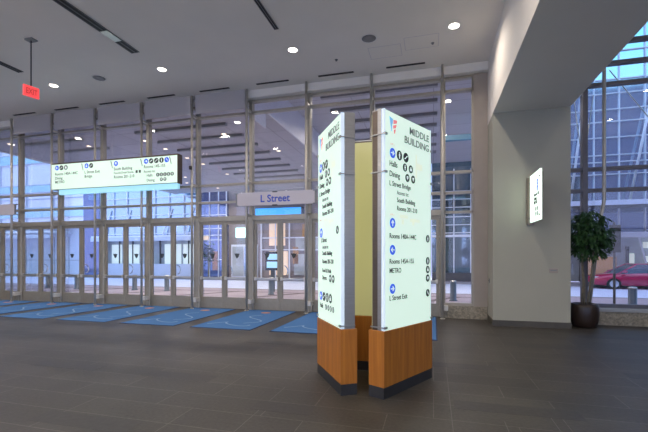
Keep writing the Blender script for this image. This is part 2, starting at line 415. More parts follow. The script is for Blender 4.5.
# tall glazing right of the pillar
RW = setting('window_12', (2.75, YM, 0))
for z in (.40, 3.0, 3.48, 5.38, 5.84, 6.31, 8.9):
    box('transom', M['mulldark'], 0, 10.2, -.07, .07, z-.04, z+.04, RW)
for x in (.56, 2.75, 4.5, 6.2, 7.9, 9.6):
    box('mullion', M['mulldark'], x-.05, x+.05, -.09, .09, .36, 9.2, RW)
for a, b in ((.40, 3.0), (3.0, 3.48), (3.48, 5.38), (5.38, 5.84), (5.84, 6.31), (6.31, 8.9)):
    box('pane', M['pane'], 0, 10.2, -.005, .005, a+.04, b-.04, RW)
for (p, q) in (((.50, .5, 5.35), (.72, .5, 3.5)), ((.92, .5, 5.35), (.68, .5, 3.5)), ((1.25, .5, 5.9), (2.3, .5, 4.3))):
    MB().tube([p, q], .012, 6).build('tension_cable', M['steel'], RW)
box('wall_sill', M['stone'], 2.77, 13, 9.98, 10.36, 0, .30, kind='structure')
box('trim_sill', M['ledge'], 2.77, 13, 9.95, 10.36, .30, .36, kind='structure')
pp = setting('trim_post', (3.60, 9.96, 0))
MB().tube([(0, 0, 9.2), (0, 0, 2.75), (-.02, 0, 2.60), (-.08, -.03, 2.35), (-.30, -.03, .38)], .036, 10).build('pole', M['post'], pp)

# ------------------------------------------------------------------ ceiling fittings
def downlight_mesh(root, r, lens):
    MB().lathe([(r, 0), (r*1.28, -.006), (r*1.28, .0), (r, .0)], n=24).build('trim_ring', M['white'], root)
    MB().lathe([(r, -.004), (r*.6, -.012), (.001, -.014)], n=24).build('lens', lens, root)
where = ['first from the pillar beam, near the right', 'second from the pillar beam, above the kiosk', 'third from the pillar beam', 'fourth from the pillar beam, right of the exit sign']
def add_lamp(parent, loc, power, size, col, spread=PI*.85):
    l = bpy.data.lights.new('lamp', 'AREA'); l.shape = 'DISK'; l.size = size; l.energy = power; l.color = col; l.spread = spread
    o = bpy.data.objects.new('lamp', l); COL.objects.link(o); o.location = loc; o.parent = parent
    return o
i = 0
for row, y in enumerate((8.31, 4.9, 1.5, -1.9, -5.3)):  # the rows after the first are unseen, added for more light
    for k in range(6):
        x = .396-3.43*k
        seen = row == 0 and k < 4
        t = thing('ceiling_downlight', ('round lit ceiling downlight, '+where[k]) if seen else 'downlight added outside the picture for more light in the hall', 'ceiling light', (x, y, CZ-.002), 0, 'recessed downlights in the hall ceiling')
        downlight_mesh(t, .10, M['lens'])
        add_lamp(t, (0, 0, -.03), 26, .22, (1, .87, .74))
for x, y in ((-15, -2.6), (-9.5, -2.6), (-4, -2.6), (-15, -6.4), (-9.5, -6.4), (-4, -6.4), (4.8, -6), (10.2, -6)):  # unseen uplights, added to brighten the ceiling
    t = thing('added_uplight', 'long hanging uplight trough added as fill light behind the viewer, outside the picture', 'ceiling light', (x, y, 3.0), 0, 'added fill uplights behind the viewer')
    tb = MB(); tb.box(-2.2, 2.2, -.3, .3, 0, .03).box(-2.2, 2.2, -.33, -.3, 0, .16).box(-2.2, 2.2, .3, .33, 0, .16)
    tb.build('trough', M['white'], t)
    for q in (-1.8, 1.8): MB().tube([(q, 0, .02), (q, 0, (CZ if x < 2 else 9.2)-3.0)], .012, 6).build('hanger', M['steel'], t)
    l = bpy.data.lights.new('lamp', 'AREA'); l.shape = 'RECTANGLE'; l.size = 4.2; l.size_y = .5; l.energy = 132; l.color = (1, .93, .86)
    o = bpy.data.objects.new('lamp', l); COL.objects.link(o); o.parent = t; o.location = (0, 0, .07); o.rotation_euler = (PI, 0, 0)
for x in (5.5, 9.5):  # unseen downlights, added to light the side hall
    for y in (-5, -1, 3):
        t = thing('ceiling_downlight', 'downlight added outside the picture to light the tall side hall', 'ceiling light', (x, y, 9.195), 0, 'added downlights in the side hall')
        downlight_mesh(t, .10, M['lens']); add_lamp(t, (0, 0, -.03), 30, .22, (1, .9, .8))
for x, y, lab in ((-8.35, 8.28, 'dark round ceiling speaker grille between the exit sign and lit downlight'), (-1.32, 8.31, 'dark round ceiling speaker grille near the centre above the kiosk')):
    t = thing('ceiling_speaker', lab, 'speaker', (x, y, CZ-.002), 0, 'round speaker grilles in the ceiling')
    MB().lathe([(.15, 0), (.165, -.008), (.165, 0)], n=24).build('rim', M['white'], t)
    MB().lathe([(.15, -.002), (.08, -.006), (.001, -.007)], n=24).build('grille', M['poleback'], t)
ordn = ['leftmost', 'second from the left', 'third from the left', 'fourth from the left', 'fifth from the left', 'sixth, above the street name sign', 'seventh from the left, behind the kiosk top', 'rightmost, by the pillar beam']
for k in range(8):
    xc = (MX[k]+MX[k+1])/2
    t = thing('slot_vent', 'thin black ceiling slot vent along the glass, '+ordn[k], 'vent', (xc, 9.70, CZ-.002), 0, 'slot vents along the glass front')
    box('vent_frame', M['black'], -.46, .46, -.035, .035, -.008, 0, t)
    box('slot', M['slot'], -.45, .45, -.02, .02, -.011, -.008, t)
def diffuser(x, y0, y1, w, lab, shiny=None):
    t = thing('slot_diffuser', lab, 'vent', (x, y0, CZ-.002), 0, 'long slot diffusers in the ceiling')
    L_ = y1-y0
    box('vent_frame', M['black'], -w/2, w/2, 0, L_, -.01, 0, t)
    for s in (-.25, .25): box('slot', M['slot'], s*w-.012, s*w+.012, .02, L_-.02, -.013, -.01, t)
    for s in (-.5, 0, .5): box('rail', M['poleback'], s*w-.005, s*w+.005, 0, L_, -.014, -.0105, t)
    if shiny:
        box('reflector', M['steel'], -w/2+.01, w/2-.01, shiny[0]-y0, shiny[1]-y0, -.02, -.0145, t, label='bright metal piece set in the slot')
    return t
diffuser(-3.07, 2.5, 7.46, .09, 'long narrow twin slot diffuser in the ceiling at top centre')
diffuser(-6.50, 2.5, 7.46, .20, 'long wide dark slot diffuser with a bright metal piece, upper left', (6.55, 6.95))
diffuser(-9.95, 2.5, 7.48, .16, 'dark slot diffuser at the left border beside the exit sign')
for (x, y, lab) in ((-2.2, 9.0, 'small sprinkler head in the ceiling left of the square hatches'), (-.02, 8.85, 'small sprinkler head in the ceiling below the rightmost downlight')):
    t = thing('ceiling_sprinkler', lab, 'sprinkler', (x, y, CZ+.003), 0, 'ceiling sprinklers')
    MB().lathe([(.04, .0), (.035, -.01), (.012, -.012), (.012, -.03), (.022, -.034), (.001, -.036)], n=12).build('sprinkler_head', M['poleback'], t)
for x, y, lab in ((-1.05, 8.95, 'flush square access hatch in the ceiling beside the round speaker'), (-.25, 8.75, 'flush square access hatch in the ceiling near the rightmost downlight')):
    t = thing('ceiling_hatch', lab, 'hatch', (x, y, CZ+.0005), 0, 'flush access hatches')
    fr = MB(); 
    for a in ((-.36, .36, -.26, -.25), (-.36, .36, .25, .26), (-.36, -.35, -.25, .25), (.35, .36, -.25, .25)): fr.box(*a, -.003, 0)
    fr.build('hatch_edge', M['panel_grey'], t); box('hatch_panel', M['ceiling'], -.35, .35, -.25, .25, -.0015, 0, t)

# exit sign
ex = thing('exit_sign', 'glowing red exit sign hanging on a thin rod from the ceiling at left', 'sign', (-8.26, 6.42, 0), 0)
box('ceiling_plate', M['poleback'], -.10, .10, -.07, .07, CZ-.03, CZ, ex)
MB().tube([(0, 0, CZ-.03), (0, 0, 5.13)], .012, 8).build('rod', M['black'], ex)
exs = bpy.data.objects.new('sign_box', None)
COL.objects.unlink(exs) if exs.name in COL.objects else None
bpy.data.objects.remove(exs)
mb = MB(); mb.box(-.15, .15, -.025, .025, 4.90, 5.13, bev=.006)
sb = mb.build('sign_box', M['exit_red'], ex); sb.rotation_euler = (0, 0, math.radians(78))
lettering('EXIT', .17, 0, -.027, 4.955, M['exit_white'], sb, 'CENTER', bold=.02, width=.22)

# ------------------------------------------------------------------ hanging lit sign
SX0, SX1, SY = -11.55, -6.98, 9.63
hs = thing('lit_direction_sign', 'long glowing white direction sign mounted high before the entrance glass', 'sign', (SX0, SY, 0), 0)
SW = SX1-SX0
hb = MB(); hb.box(0, SW, .03, .2, 3.60, 4.40).box(-.01, SW+.02, -.005, .2, 4.38, 4.42).box(SW, SW+.02, -.005, .2, 3.58, 4.40).box(-.01, 0, 0, .2, 3.60, 4.40)
hb.build('housing', M['darksteel'], hs)
box('lit_face', M['lit'], 0, SW, 0, .028, 3.61, 4.38, hs)
box('lit_glass_strip', M['lit_strip'], .25, SW-.02, .04, .14, 3.44, 3.595, hs, label='cyan glowing glass strip under the sign face')
for k in (1, 2, 3):
    x = MX[k+1]-SX0
    box('bracket', M['black'], x-.03, x+.03, .2, .262, 4.0, 4.1, hs)
sec = [.12, 1.27, 2.36, 3.42, 4.40]
for x in sec[1:]:
    MB().prism([(x-.10, 4.35), (x-.07, 4.35), (x-.02, 4.14), (x-.04, 4.14)], -.002, 0).build('divider', M['ink_soft'], hs)
def words(parent, lines, x, y, tab):
    for (dx, z, size, t, mt) in lines: lettering(t, size*1.0, x+dx, y, z, M['ink'], parent, bold=.008, sx=.95)
I, S = M['ink'], M['ink_soft']
r = .075
for sx, icons in ((sec[0], ['left', 'slope', 'lift']), (sec[1], ['down', 'slope']), (sec[2], ['up']), (sec[3], ['right', 'slope', 'slope', 'person', 'chair'])):
    for j, ic in enumerate(icons):
        pictogram(ic, r, sx+.10+j*.175, 0, 4.27, hs, M['blue_lit'] if j == 0 or ic == 'chair' else M['ink'] if ic != 'lift' else M['ink_soft'])
words(hs, [(.0, 4.04, .12, 'Rooms 140A-144C', S), (.0, 3.91, .12, 'Dining', I), (.0, 3.79, .12, 'METRO', I)], sec[0]+.02, 0, 0)
words(hs, [(.0, 4.04, .12, 'L Street Exit', S), (.0, 3.91, .12, 'Bridge', I)], sec[1]+.02, 0, 0)
words(hs, [(.0, 4.07, .12, 'South Building', I), (.0, 3.96, .088, 'Food & Drink Stores', S), (.0, 3.83, .12, 'Rooms 201-210', I)], sec[2]+.02, 0, 0)
words(hs, [(.0, 4.07, .12, 'Rooms 145-155', S), (.0, 3.94, .10, 'Access to:', S), (.1, 3.82, .11, 'Halls', I), (.1, 3.68, .11, 'Dining', I)], sec[3]+.02, 0, 0)
for j in range(5): pictogram('person', .055, sec[3]+.50+j*.12, 0, 3.86, hs)
for j in range(2): pictogram('cup', .05, sec[3]+.62+j*.12, 0, 3.72, hs)
for j in range(2): box('pictogram', M['ink'], sec[2]+.80+j*.11, sec[2]+.87+j*.11, -.002, 0, 3.95, 4.03, hs)

# street name signs
def street_sign(x0, x1, lab, txt):
    s = thing('street_name_sign', lab, 'sign', (x0, 9.78, 0), 0, 'grey street name signs')
    W = x1-x0
    MB().box(.05, W-.05, 0, .05, 2.885, 3.245, bev=.006).build('sign_board', M['panel_grey'], s)
    for e, d in ((0, 1), (W, -1)):
        b = MB(); a0, a1 = sorted((e, e+d*.05)); b.box(a0, a1, .01, .04, 2.91, 3.22)
        a0, a1 = sorted((e-d*.05, e+d*.09)); b.box(a0, a1, -.004, .06, 3.215, 3.24).box(a0, a1, -.004, .06, 2.885, 2.91)
        b.build('end_bracket', M['poleback'], s)
    for z in (3.235, 2.88): box('clip', M['black'], W/2-.07, W/2+.07, -.006, .02, z-.012, z+.018, s)
    for k in MX:
        if x0+.1 < MX[k] < x1-.1: box('post_clamp', M['bracket'], MX[k]-x0-.04, MX[k]-x0+.04, .05, .118, 3.0, 3.1, s)
    if txt: lettering(txt, .27, W/2, -.001, 2.975, M['blue'], s, 'CENTER', bold=.02, width=.84)
street_sign(-5.24, -2.92, 'grey street name sign with blue lettering L Street beside the kiosk', 'L Street')
street_sign(-15.6, -13.27, 'blank grey end of a street name sign at the left border', None)

# ------------------------------------------------------------------ kiosk pylons
def pylon(loc, rz, L_, lab, T=.19, top=3.06, inner=True, text=True):
    p = thing('sign_pylon', lab, 'sign', loc, rz, 'three pylons of the kiosk')
    # local: x along the face from its left end, -y outward, base footprint y 0..T
    box('plinth', M['plinth'], .0, L_, 0, T, 0, .12, p)
    box('wooden_base', M['wood'], -.002, L_+.002, -.002, T+.002, .12, .715, p, bev=.003)
    box('housing', M['darksteel'], .02, L_-.03, .095, T-.03, .715, top, p, bev=.003)
    for e in (0, 1):
        a, b = (.012, .03) if e == 0 else (L_-.03, L_-.012)
        box('end_frame', M['steel'], a, b, .045, T-.02 if e else .09, .715, top+.012, p, label='brushed metal end frame')  # left frame cut short; the dark housing stands in for a reflection
        a, b = (.018, .034) if e == 0 else (L_-.034, L_-.018)
        box('lit_edge', M['lit_edge'], a, b, .006, .044, .717, top+.006, p, label='pale glowing edge of the sign panel')
    box('top_cap', M['steel'], .03, L_-.03, .03, T-.02, top, top+.012, p)
    box('lit_panel', M['lit'], .034, L_-.034, .004, .07, .717, top-.004, p, label='glowing white sign panel')
    box('inner_panel', M['inner'], .04, L_-.04, T-.03, T-.012, .72, top-.02, p, label='yellowish glowing back panel')
    for z in (2.80, 2.40, .75) if text else (2.8, .75):
        for e in (0, 1):
            c = MB()
            a, b = (.0, .05) if e == 0 else (L_-.05, L_-.0)
            c.box(a, b, -.012, .004, z-.012, z+.012)
            a, b = (.0, .012) if e == 0 else (L_-.012, L_-.0)
            c.box(a, b, .004, T-.02, z-.006, z+.006)
            c.build('clamp', M['steel'], p)
    if not text: return p
    y = .0035; W = L_
    K = lambda kind, x, z, rr=.046, m=None: pictogram(kind, rr, x*W, y, z, p, m)
    T_ = lambda t, x, z, s, m=M['ink'], al='LEFT', b=.012, wd=None: lettering(t, s*.92, x*W, y-.001, z, m, p, al, bold=b*.5, sx=.92, width=wd)
    emblem(.18, .10*W, y, 2.825, p)
    T_('MIDDLE', .93, 2.905, .125, M['ink_soft'], 'RIGHT', .02, .43*W)
    T_('BUILDING', .93, 2.785, .125, M['ink_soft'], 'RIGHT', .02, .53*W)
    return p, K, T_, y, W

def fill(pk, flip):
    p, K, T_, y, W = pk
    I, S = M['ink'], M['ink_soft']
    B = M['blue_lit']
    T_('LEVEL 2', .11, 2.705, .035, M['pink'])
    K('right', .16, 2.62, .055, B); K('person', .29, 2.62, .055); K('slope', .42, 2.62, .055)
    T_('Halls', .10, 2.475, .095); K('person', .40, 2.505); K('lift', .52, 2.505)
    T_('Dining', .10, 2.365, .095); K('cup', .45, 2.395); K('cup', .57, 2.395)
    T_('L Street Bridge', .10, 2.265, .085)
    T_('Access to:', .24, 2.185, .07, S)
    T_('South Building', .24, 2.10, .08)
    T_('Rooms 201-210', .24, 2.01, .08)
    for (a, b, c, d) in ((.30, .46, 1.93, 1.97), (.5, .72, 1.90, 1.94), (.33, .38, 1.86, 1.92), (.62, .66, 2.42, 2.70), (.66, .78, 2.52, 2.60), (.55, .6, 1.86, 1.93)):
        MB().box(a*W, b*W, y-.001, y, c, d).build('floor_map', M['map'], p)
    T_('LEVEL 1', .11, 1.945 if not flip else 1.95, .035, M['pink'])
    if not flip:
        K('up', .16, 1.865, .055, B); T_('Rooms 140A-144C', .10, 1.70, .085); K('person', .90, 1.72)
        K('left', .16, 1.575, .055, B); T_('Rooms 145A-155', .10, 1.425, .085); K('person', .90, 1.45)
        T_('METRO', .10, 1.325, .085); K('lift', .90, 1.345); K('cup', .90, 1.24)
        K('right', .16, 1.155, .055, B); T_('L Street Exit', .10, 1.03, .085); K('chair', .90, 1.06)
    else:
        K('up', .18, 1.80, .06, B); K('chair', .86, 1.80)
        T_('L Street', .18, 1.68, .085); T_('Access to:', .24, 1.60, .07, S); T_('South Building', .24, 1.52, .08); T_('Rooms 201-210', .24, 1.42, .08)
        T_('Food & Drink', .24, 1.31, .075); T_('Stores', .24, 1.22, .08); K('cup', .58, 1.245); K('cup', .70, 1.245)
        for j, c in enumerate((B, I, I, I)): K(('left', 'slope', 'person', 'lift')[j], .17+.14*j, 1.01, .056, c)
        T_('Halls', .12, .865, .085)
        for j in range(4): K('person', .40+.1*j, .89, .035)
angC = math.atan2(5.079-4.147, -.018+.5)
fill(pylon((-.50, 4.147, 0), angC, 1.05, 'kiosk pylon with its glowing face turned right, nearest the pillar', .195), False)
# left pylon: its face runs from the far left corner to the near corner
aA = math.atan2(4.142-4.884, -.961+1.431); LA = 1.0
ux, uy = math.cos(aA), math.sin(aA)
fill(pylon((-.961-ux*LA*.93, 4.142-uy*LA*.93, 0), aA, LA*.93, 'kiosk pylon with its glowing face turned left towards the doors', .185), True)
# rear pylon, its inner side towards us
pylon((-.20, 5.36, 0), PI, 1.05, 'rear kiosk pylon showing its yellowish back panel between the other two', .19, 3.035, text=False)

# ------------------------------------------------------------------ blade sign on the pillar and wall plate
ws = thing('wall_blade_sign', 'small glowing white direction sign standing out from the pale pillar', 'sign', (1.97, 9.22, 0), -PI/2)
# local x runs from the wall (0) towards the viewer, -y is the lit face turned to the left
box('back_box', M['darksteel'], -.0, .72, .03, .08, 2.24, 3.16, ws); box('mount_channel', M['darksteel'], -.06, 0, -.05, .08, 2.18, 3.17, ws)
box('lit_panel', M['lit_small'], 0.0, .84, 0, .03, 2.22, 3.20, ws, label='glowing white sign panel')
for x in (.02, .81):
    for z in (2.32, 3.06): MB().tube([(x, -.02, z), (x, .04, z)], .016, 8).build('standoff', M['steel'], ws)
for z, c, kd in ((2.98, M['blue_lit'], 'left'), (2.86, M['blue_lit'], 'down')): pictogram(kd, .06, .62, -.001, z, ws, c)
for z, t in ((2.72, 'Rooms 101'), (2.64, 'Dining'), (2.56, 'METRO')): lettering(t, .09, .34, -.002, z, M['ink'], ws, bold=.02)
for z in (2.46, 2.36):
    for x in (.50, .64): pictogram('person', .045, x, -.001, z, ws)
pl = thing('room_plaque', 'small brown plaque low on the pale pillar face', 'plaque', (2.43, 9.283, 1.21), 0)
MB().box(-.085, .085, -.015, 0, -.048, .048, bev=.004).build('plate', M['jamb'], pl)
MB().box(-.06, .06, -.018, -.015, -.006, .012).build('engraving', M['ink_soft'], pl)
kc = thing('key_switch', 'tiny dark switch on the narrow left side of the pillar', 'switch', (1.25, 9.8, .95), 0)
box('switch_plate', M['poleback'], -.012, 0, -.03, .03, -.05, .05, kc)
MB().tube([(-.02, 0, 0), (-.01, 0, 0)], .012, 8).build('key_cylinder', M['black'], kc)

# ------------------------------------------------------------------ mats
mat_where = ['behind the right side of the kiosk', 'behind the kiosk left side', 'before the street name sign doors', 'second mat left of the kiosk', 'third mat left of the kiosk', 'fourth mat left of the kiosk', 'fifth mat left of the kiosk', 'at the left border of the picture']
def make_mat(lab, x):
    t = thing('entrance_mat', lab, 'mat', (x, 7.33, 0), 0, 'blue entrance mats before the doors')
    W, L_ = 1.42, 2.83
    box('rubber_border', M['mat_edge'], 0, W, 0, L_, 0, .008, t)
    box('carpet', M['mat'], .025, W-.025, .025, L_-.025, .008, .012, t)
    for q in range(2):
        pts = []
        for j in range(26):
            a = j/25
            if q == 0: pts.append((.15+.95*a+.12*math.sin(a*9), .30+.35*math.sin(a*5+.4)+.5*a, .0125))
            else: pts.append((.9+.28*math.sin(a*6), .7+1.2*a, .0125))
        mb = MB()
        for (p, c) in zip(pts, pts[1:]):
            p, c = Vector(p), Vector(c); d = (c-p).normalized(); nn = Vector((-d.y, d.x, 0))*.02
            vs = [mb.bm.verts.new(v+Vector((0, 0, .0008))) for v in (p-nn, c-nn, c+nn, p+nn)]; mb.bm.faces.new(vs)
        mb.build('woven_line', M['mat_line'], t)
    mb = MB(); mb.lathe([(.13, .012), (.13, .0138), (.001, .0138)], (.72, 2.35, 0), 18)
    mb.build('emblem', M['mat_orange'], t)
    return t
m0 = None
for k in range(8):
    x = -1.35-1.83*k
    lab = 'blue entrance mat with pale curves, '+mat_where[k]
    if m0 is None: m0 = make_mat(lab, x)
    else:
        c = copy_tree(m0); c.location.x = x; c['label'] = lab

# ------------------------------------------------------------------ plant
pt = thing('potted_tree', 'small leafy indoor tree in a dark round pot beside the pillar', 'plant', (3.11, 9.62, 0), 0)
MB().lathe([(.185, 0), (.225, .02), (.258, .15), (.27, .28), (.265, .43), (.25, .50), (.232, .505), (.22, .47), (.001, .46)], n=32).build('pot', M['pot'], pt)
MB().lathe([(.218, .46), (.18, .472), (.001, .478)], n=20).build('soil', M['soil'], pt)
stems = [[(.0, .0, .44), (.01, .02, .9), (-.02, .03, 1.4), (.02, .02, 1.9)], [(.05, .02, .44), (.1, -.02, .9), (.16, .0, 1.45), (.2, .02, 1.85)], [(-.05, 0, .44), (-.03, -.02, .95), (-.06, 0, 1.5), (-.05, .04, 2.1)]]
for sp in stems: MB().tube(sp, .02, 8, radii=[.02, .017, .014, .01]).build('trunk', M['bark'], pt)
tw = MB(); lf = MB()
C0 = Vector((.08, -.02, 1.98))
for j in range(380):
    for _ in range(50):
        q = Vector((random.uniform(-1, 1), random.uniform(-1, 1), random.uniform(-1, 1)))
        if .25 < q.length < 1: break
    rad = Vector((.41, .34, .52))
    c = C0+Vector((q.x*rad.x, q.y*rad.y, q.z*rad.z-.05*(q.x*q.x)))
    if c.x < -.30: c.x = -.30+random.random()*.1
    base = C0+Vector((q.x*.1, q.y*.1, q.z*.3-.1))
    if j % 5 == 0: tw.tube([base, (base+c)/2+Vector((0, 0, .04)), c], .004, 4)
    for l in range(6):
        d = Vector((q.x+random.uniform(-.7, .7), q.y+random.uniform(-.7, .7), -.55+random.uniform(-.5, .6))).normalized()
        sdir = d.cross(Vector((random.uniform(-.3, .3), random.uniform(-.3, .3), 1))).normalized()
        nn = sdir.cross(d).normalized()
        ln = random.uniform(.09, .15); wd = ln*.17
        o = c+Vector((random.uniform(-.03, .03), random.uniform(-.03, .03), random.uniform(-.03, .03)))
        pts = [o, o+d*ln*.35+sdir*wd-nn*.006, o+d*ln*.7+sdir*wd*.75-nn*.012, o+d*ln-nn*.03, o+d*ln*.7-sdir*wd*.75-nn*.012, o+d*ln*.35-sdir*wd-nn*.006]
        for p in pts: p.x = max(p.x, -.335)
        vs = [lf.bm.verts.new(p) for p in pts]
        mp_ = o+d*ln*.5+nn*.004; mp_.x = max(mp_.x, -.33); m1 = lf.bm.verts.new(mp_)
        for a in range(6): lf.bm.faces.new((vs[a], vs[(a+1) % 6], m1))
tw.build('twigs', M['bark'], pt); lf.build('foliage', M['leaf'], pt)

# ================================================================== OUTSIDE
G = -.05
box('ground_pavement', M['pave'], -60, 30, 10.36, 17.2, G-.3, G, kind='structure')
box('ground_road', M['road'], -60, 30, 17.2, 25.2, G-.4, G-.10, kind='structure')
box('ground_kerb', M['kerb'], -60, 30, 17.2, 17.4, G-.3, G+.01, kind='structure')
box('ground_kerb', M['kerb'], -60, 30, 25.0, 25.2, G-.3, G+.03, kind='structure')
box('ground_pavement', M['pave'], -60, 30, 25.2, 27.2, G-.3, G+.02, kind='structure')
for k in range(9):
    x = -24+k*3.1
    o = box('ground_band', M['paveband'], -.16, .16, 0, 6.2, 0, .004, kind='structure'); o.location = (x, 10.8, G); o.rotation_euler = (0, 0, -.55)
for y in (12.6, 15.9): box('ground_band', M['paveband'], -26, 2.6, y, y+.14, G, G+.003, kind='structure')
box('ground_back', M['road'], -60, 30, -40, -8.4, G-.4, G-.02, kind='structure')

# canopies over the street
FX, LX = -5.2, -18.4
box('canopy_soffit', M['soffit'], LX, FX-.06, 10.62, 25.4, 6.2, 6.5, kind='structure')
box('canopy_fascia', M['fascia'], FX-.06, FX, 10.62, 25.4, 6.2, 7.32, kind='structure')
box('canopy_fascia', M['fascia'], LX-.15, LX, 10.62, 25.4, 6.15, 6.6, kind='structure')
box('canopy_soffit', M['soffit_high'], FX, 2.7, 10.62, 25.4, 7.3, 7.6, kind='structure')
box('canopy_fascia', M['panelpaint'], 2.7, 2.85, 10.62, 25.4, 7.2, 7.8, kind='structure')
box('canopy_baffle', M['fascia'], FX+.06, FX+.10, 10.45, 11.5, 5.56, 7.3, kind='structure')
for j in range(9):
    y = 12.4+1.27*j
    box('canopy_beam', M['slotbeam'], -10.8, -7.0, y-.07, y+.07, 6.10, 6.2, kind='structure')
    if j < 2: box('canopy_beam', M['slotbeam'], -16.4, -13.4, y+.1-.07, y+.1+.07, 6.10, 6.2, kind='structure')
for y in (12.3, 13.65, 15.05, 16.45, 17.8, 19.3, 20.9, 22.4): box('canopy_beam', M['slotbeam'], -3.9, .14, y-.09, y+.09, 7.17, 7.3, kind='structure')
box('canopy_beam', M['cyanband'], .3, 2.6, 17.0, 17.25, 6.3, 6.5, kind='structure')
cl = [(-11.25, 13.45), (-11.25, 14.7), (-11.28, 16.3), (-11.25, 17.6), (-14.1, 20.2), (-15.1, 21.8), (-14.15, 22.85), (-13.6, 12.45), (-14.1, 13.45), (-17.0, 12.3), (-10.05, 12.5), (-6.62, 12.5), (-7.73, 13.5), (-10.15, 16.45), (-6.62, 16.3), (-7.7, 17.5), (-7.83, 20.1), (-11.3, 20.1), (-14.2, 24.0), (-11.2, 22.8), (-7.8, 22.8), (-16.9, 16.4), (-14.1, 16.4)]
for j, (x, y) in enumerate(cl):
    t = thing('canopy_downlight', 'small warm downlight in the panelled canopy seen through the entrance glass', 'ceiling light', (x, y, 6.098 if False else 6.198), 0, 'warm downlights of the lower street canopy')
    downlight_mesh(t, .085, M['lens_out'])
    if j % 2 == 0: add_lamp(t, (0, 0, -.03), 55, .2, (1, .86, .74))
for j, (x, y) in enumerate([(.51, 15.4), (.54, 20.3), (-1.9, 14.5), (-3.5, 16.0), (1.9, 18.0), (-2.0, 20.3)]):
    t = thing('canopy_downlight', 'small warm downlight in the higher canopy right of the pale fascia', 'ceiling light', (x, y, 7.298), 0, 'warm downlights of the higher street canopy')
    downlight_mesh(t, .10, M['lens_out']); add_lamp(t, (0, 0, -.03), 60, .2, (1, .88, .78))

# ------------------------------------------------------------------ buildings across the street (faces at y = 26)
BY = 26.0
b1 = thing('office_building', 'pale lavender clad building with cyan window bands, far left across the street', 'building', (-44, BY, 0), 0)
x0, x1 = -26, 44-27.75
box('wall', M['lavender'], x0, x1, .05, 9, 3.9, 18, b1)
for a, b in ((4.85, 5.7), (7.0, 7.65), (9.5, 10.35), (12.6, 13.4)): box('window_band', M['cyanband'], x0, x1, -.03, .05, a, b, b1)
for z in (4.85, 5.7, 6.45, 7.0, 7.65, 9.5, 10.35): box('ledge', M['greywall'], x0, x1, -.08, .06, z-.03, z+.03, b1)
for k in range(14): box('joint', M['greywall'], x0+3*k, x0+3*k+.04, -.04, .06, 3.9, 18, b1)
box('ground_wall', M['greywall'], x0, x1, .6, 9, 0, 3.9, b1)
for k in range(26): box('panel_joint', M['darkwall'], x0+1.6*k, x0+1.6*k+.03, .58, .61, 0, 3.2, b1)
box('panel_joint', M['darkwall'], x0, x1, .58, .61, 1.2, 1.23, b1)
box('canopy_roof', M['gridwhite'], x0, x1-1.85, -1.4, .6, 3.45, 3.62, b1)
box('canopy_edge', M['greywall'], x0, x1-1.85, -1.5, -1.4, 3.0, 3.30, b1)
for k in range(22): MB().tube([(x0+1.8*k, -1.3, 3.25), (x0+1.8*k+.45, .2, 5.0 if False else 3.9)], .05, 6).build('canopy_strut', M['gridwhite'], b1)

b2 = thing('glass_office_building', 'blue glass building with white grid, left centre across the street', 'building', (-22.3, BY, 0), 0)
box('glazing', M['blueglass'], -3.8, 5.4, .05, 9, 3.2, 18, b2)
box('corner_tower', M['navyglass'], -5.4, -3.8, -.1, 9, 0, 18, b2)
gm = MB()
for k in range(8): gm.box(-3.79+1.3*k, -3.72+1.3*k, -.05, .06, 3.2, 18)
for z in (3.3, 4.2, 4.75, 5.6, 6.1, 7.2, 7.9, 9.2, 10.5, 11.8, 13.1): gm.box(-3.8, 5.4, -.04, .06, z-.035, z+.035)
for z in (4.4, 5.6, 6.8, 8.0): gm.box(-5.4, -3.8, -.14, -.1, z-.03, z+.03)
gm.build('mullion_grid', M['gridwhite'], b2)
box('shop_interior', M['shop'], -3.8, 5.38, .72, 9, 0, 3.2, b2)
for k, mt in ((0, 'palelit'), (1, 'palelit'), (3, 'palelit'), (4, 'palelit')): box('lit_window', M[mt], -3.3+1.7*k, -2.3+1.7*k+(.5 if k > 2 else 0), 0.68, 0.72, .9, 2.5, b2)
for k in range(8): box('shop_mullion', M['darkwall'], -3.8+1.3*k-.03, -3.8+1.3*k+.03, .6, .72, 0, 3.2, b2)
box('low_wall', M['greywall'], -3.8, 5.4, .3, .5, 0, .95, b2)
box('shop_canopy', M['gridwhite'], -3.8, 5.38, -.9, .72, 2.95, 3.12, b2)
box('shop_fascia', M['greywall'], -3.8, 5.4, -.95, -.9, 2.7, 3.0, b2)
for k in range(5): MB().tube([(-3.4+1.9*k, -.2, 3.1), (-2.7+1.9*k, .0, 5.2)], .05, 6).build('slanted_strut', M['gridwhite'], b2)

b3 = thing('lobby_building', 'beige building with warm lit lobby and navy glass, centre across the street', 'building', (-16.86, BY, 0), 0)
box('navy_glazing', M['navyglass'], 0, 2.2, .05, 8, 0, 18, b3)
gm = MB()
for x in (.0, .75, 1.5, 2.15): gm.box(x, x+.06, -.02, .06, 0, 18)
for z in (1.3, 2.75, 3.1, 3.6, 4.6, 5.6, 6.4): gm.box(0, 2.2, -.02, .06, z-.03, z+.03)
gm.build('mullion_grid', M['gridwhite'], b3)
box('poster', M['mat_orange'], 1.05, 1.45, -.04, .04, .5, 1.9, b3)
box('lit_panel', M['warmlit'], .1, .7, -.04, .03, 2.75, 3.05, b3)
box('wall', M['beige'], 2.2, 16.7, .3, 8, 0, 18, b3)
box('cyan_light_box', M['cyanlit'], 3.0, 4.0, -.1, .3, 2.9, 3.6, b3)
box('door_frame', M['gridwhite'], 2.5, 4.6, .15, .3, 0, 2.4, b3)
box('door_glass', M['shop'], 2.62, 3.5, .1, .15, .1, 2.25, b3); box('door_glass', M['blueglass'], 3.6, 4.5, .1, .15, .1, 2.25, b3)
